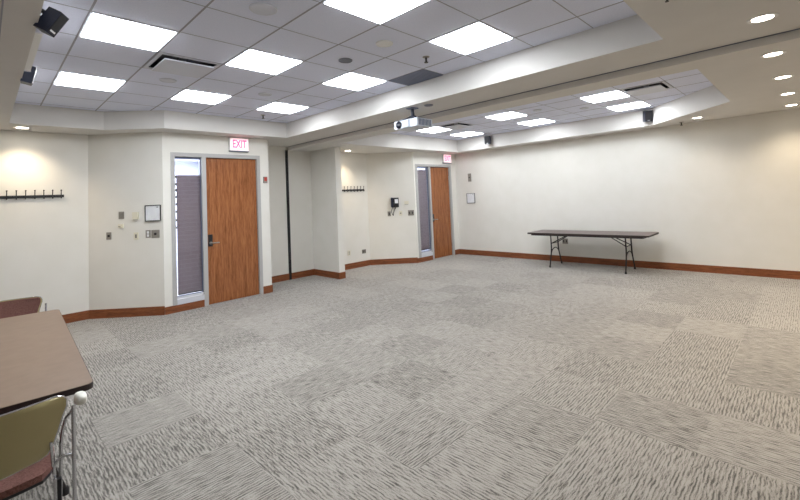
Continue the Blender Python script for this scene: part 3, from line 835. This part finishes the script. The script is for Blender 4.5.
# ================================================================== CHAIRS
def chair(lab, loc, rz, arms=True):
    """stacking armchair facing local +Y"""
    t = empty('stacking_chair', loc, rz); tag(t, lab, 'chair')
    # backrest: rows of half widths
    prof = [(.545, .150), (.552, .190), (.570, .218), (.61, .236), (.67, .252), (.73, .266), (.780, .281), (.810, .281), (.826, .268), (.833, .240)]
    def rowpt(z, hw, u, off):
        y = -.205 - (z-.55)*.22 - .05*(1-u*u) + .02
        y += .10*max(0, (.62-z))*1.2
        return Vector((u*hw, y+off, z))
    def panel(off0, off1, inset=0, nu=18):
        bm = BM(); G = []
        for off in (off0, off1):
            g = []
            for k, (z, hw) in enumerate(prof):
                zz = z+(inset if k == 0 else -inset if k == len(prof)-1 else 0)
                g.append([bm.verts.new(rowpt(zz, hw-inset, -1+2*i/nu, off)) for i in range(nu+1)])
            G.append(g)
        for g, rev in ((G[0], False), (G[1], True)):
            for a, b in zip(g, g[1:]):
                for i in range(nu):
                    f = (a[i], a[i+1], b[i+1], b[i]); bm.faces.new(f[::-1] if rev else f)
        def loop(g): return g[0] + [r[-1] for r in g[1:]] + g[-1][-2::-1] + [r[0] for r in g[-2:0:-1]]
        A, B = loop(G[0]), loop(G[1])
        for i in range(len(A)):
            j = (i+1) % len(A); bm.faces.new((A[i], B[i], B[j], A[j]))
        return bm, [v.co.copy() for v in A]
    bm, rim = panel(-.004, .008)
    sh = obj('back_shell', bm, M['olive'], t, smooth=True); sh['label'] = 'olive plastic shell of the backrest'
    rim = [p+Vector((0, .004, 0)) for p in rim]
    bm = BM(); tube(bm, rim, .0048, 8, closed=True); obj('edge_trim', bm, M['chrome'], sh, smooth=True)
    bm, _ = panel(.008, .034, .012); cu = obj('back_cushion', bm, M['fabric'], t, smooth=True); cu['label'] = 'mauve brown fabric face of the backrest'
    # seat
    def seat_outline(k=1.0, n=9):
        P = []
        w0, w1, y0, y1 = .235*k, .255*k, -.15*k+.02, .27*k
        rad = .13
        for i in range(n+1):                       # rear left to rear right, scooped
            u = -1+2*i/n; P.append((u*w0*.86, y0-.035*(1-u*u)))
        P += [(w0*.98, y0+.05), (w0+.015, y0+.12), (w1, .08), (w1, y1-.07), (w1-.02, y1-.02), (w1-.07, y1)]
        P += [(0, y1+.012)]
        P += [(-x, y) for x, y in [(w1-.07, y1), (w1-.02, y1-.02), (w1, y1-.07), (w1, .08), (w0+.015, y0+.12), (w0*.98, y0+.05)]]
        return P
    bm = BM(); prism(bm, seat_outline(1), .436, .466); obj('seat', bm, M['fabric'], t, bevel=.012, smooth=True)
    bm = BM(); prism(bm, seat_outline(1.01), .424, .437); s2 = obj('seat_pan', bm, M['black'], t, bevel=.003)
    # frame
    for s in (-1, 1):
        bm = BM()
        tube(bm, bend([(s*.308, -.205, .76), (s*.310, -.205, .50), (s*.312, -.225, .02)], .06), .0078, 12)
        lg = obj('leg', bm, M['chrome'], t, smooth=True)
        bm = BM(); lathe(bm, [(0, 0), (.016, 0), (.016, .02), (.0, .02)], 14, (s*.312, -.225, 0)); obj('glide', bm, M['black'], lg)
        bm = BM()
        tube(bm, bend([(s*.310, -.205, .535), (s*.265, -.19, .545), (s*.240, -.165, .50), (s*.245, -.12, .425), (s*.25, .15, .41)], .035), .0068, 10)
        obj('side_rail', bm, M['chrome'], t, smooth=True)
        bm = BM(); tube(bm, bend([(s*.238, -.165, .50), (s*.233, -.195, .56), (s*.228, -.212, .63)], .03), .0062, 10); obj('back_bracket', bm, M['chrome'], t, smooth=True)
        bm = BM()
        tube(bm, bend([(s*.308, -.205, .745), (s*.306, -.12, .70), (s*.300, .10, .60), (s*.290, .20, .48), (s*.285, .245, .02)], .07), .0078, 12)
        lg = obj('leg', bm, M['chrome'], t, smooth=True)
        bm = BM(); lathe(bm, [(0, 0), (.016, 0), (.016, .02), (.0, .02)], 14, (s*.285, .245, 0)); obj('glide', bm, M['black'], lg)
        bm = BM(); tube(bm, bend([(s*.247, -.12, .42), (s*.252, -.10, .22), (s*.262, -.09, .02)], .05), .0068, 10); lg = obj('inner_leg', bm, M['chrome'], t, smooth=True)
        bm = BM(); box(bm, s*.262-.006, s*.262+.010, -.10, -.075, .18, .40); obj('leg_bumper', bm, M['black'], lg, bevel=.004)
        if not arms: continue
        # arm pad
        bm = BM()
        bmesh.ops.create_uvsphere(bm, u_segments=20, v_segments=12, radius=1)
        for v in bm.verts:
            c = v.co; e = .75
            c.x = math.copysign(abs(c.x)**e, c.x)*.024; c.y = math.copysign(abs(c.y)**e, c.y)*.075; c.z = math.copysign(abs(c.z)**e, c.z)*.028
            c.x += s*.338; c.y += -.155; c.z += .765-.25*(c.y+.155)*.6
        p = obj('arm_pad', bm, M['pad'], t, smooth=True); p['label'] = 'rounded off-white arm pad'
    return t
chair('olive backed stacking chair seen from behind at the lower left corner', (0.0, 2.765, 0), math.radians(-2.25))
chair('chair at the far end of the brown table, mauve backrest facing us', (.135, 5.44, 0), PI-math.radians(2.25), arms=False)

# ================================================================== LIGHTS AND CAMERA
area('corridor_lamp', (2.8, 9.0, 2.7), 1.2, 110, (.92, .95, 1))
area('corridor_lamp', (8.5, 8.8, 2.7), 1.0, 60, (.92, .95, 1))

w = bpy.data.worlds.new('World'); bpy.context.scene.world = w; w.use_nodes = True
w.node_tree.nodes['Background'].inputs[0].default_value = (.9, .93, 1, 1)
w.node_tree.nodes['Background'].inputs[1].default_value = .0

cam = bpy.data.cameras.new('camera'); co = bpy.data.objects.new('camera', cam); C.objects.link(co)
fw = Vector((0.7221, 0.6899, 0.0506)).normalized(); ri = Vector((0.6918, -0.7206, -0.0472))
ri = (ri-fw*ri.dot(fw)).normalized(); up = ri.cross(fw)
m = Matrix((ri, up, -fw)).transposed().to_4x4(); m.translation = Vector((0, 0, 1.6541)); co.matrix_world = m
cam.sensor_width = 36; cam.sensor_fit = 'HORIZONTAL'; cam.lens = 412.588/800*36
cam.shift_x = (400-412.655)/800; cam.shift_y = (176.249-250)/800; cam.clip_start = .02
sc = bpy.context.scene; sc.camera = co
sc.view_settings.view_transform = 'Standard'; sc.view_settings.look = 'None'; sc.view_settings.gamma = 1
sc.view_settings.use_curve_mapping = False; sc.view_settings.exposure = 1.13
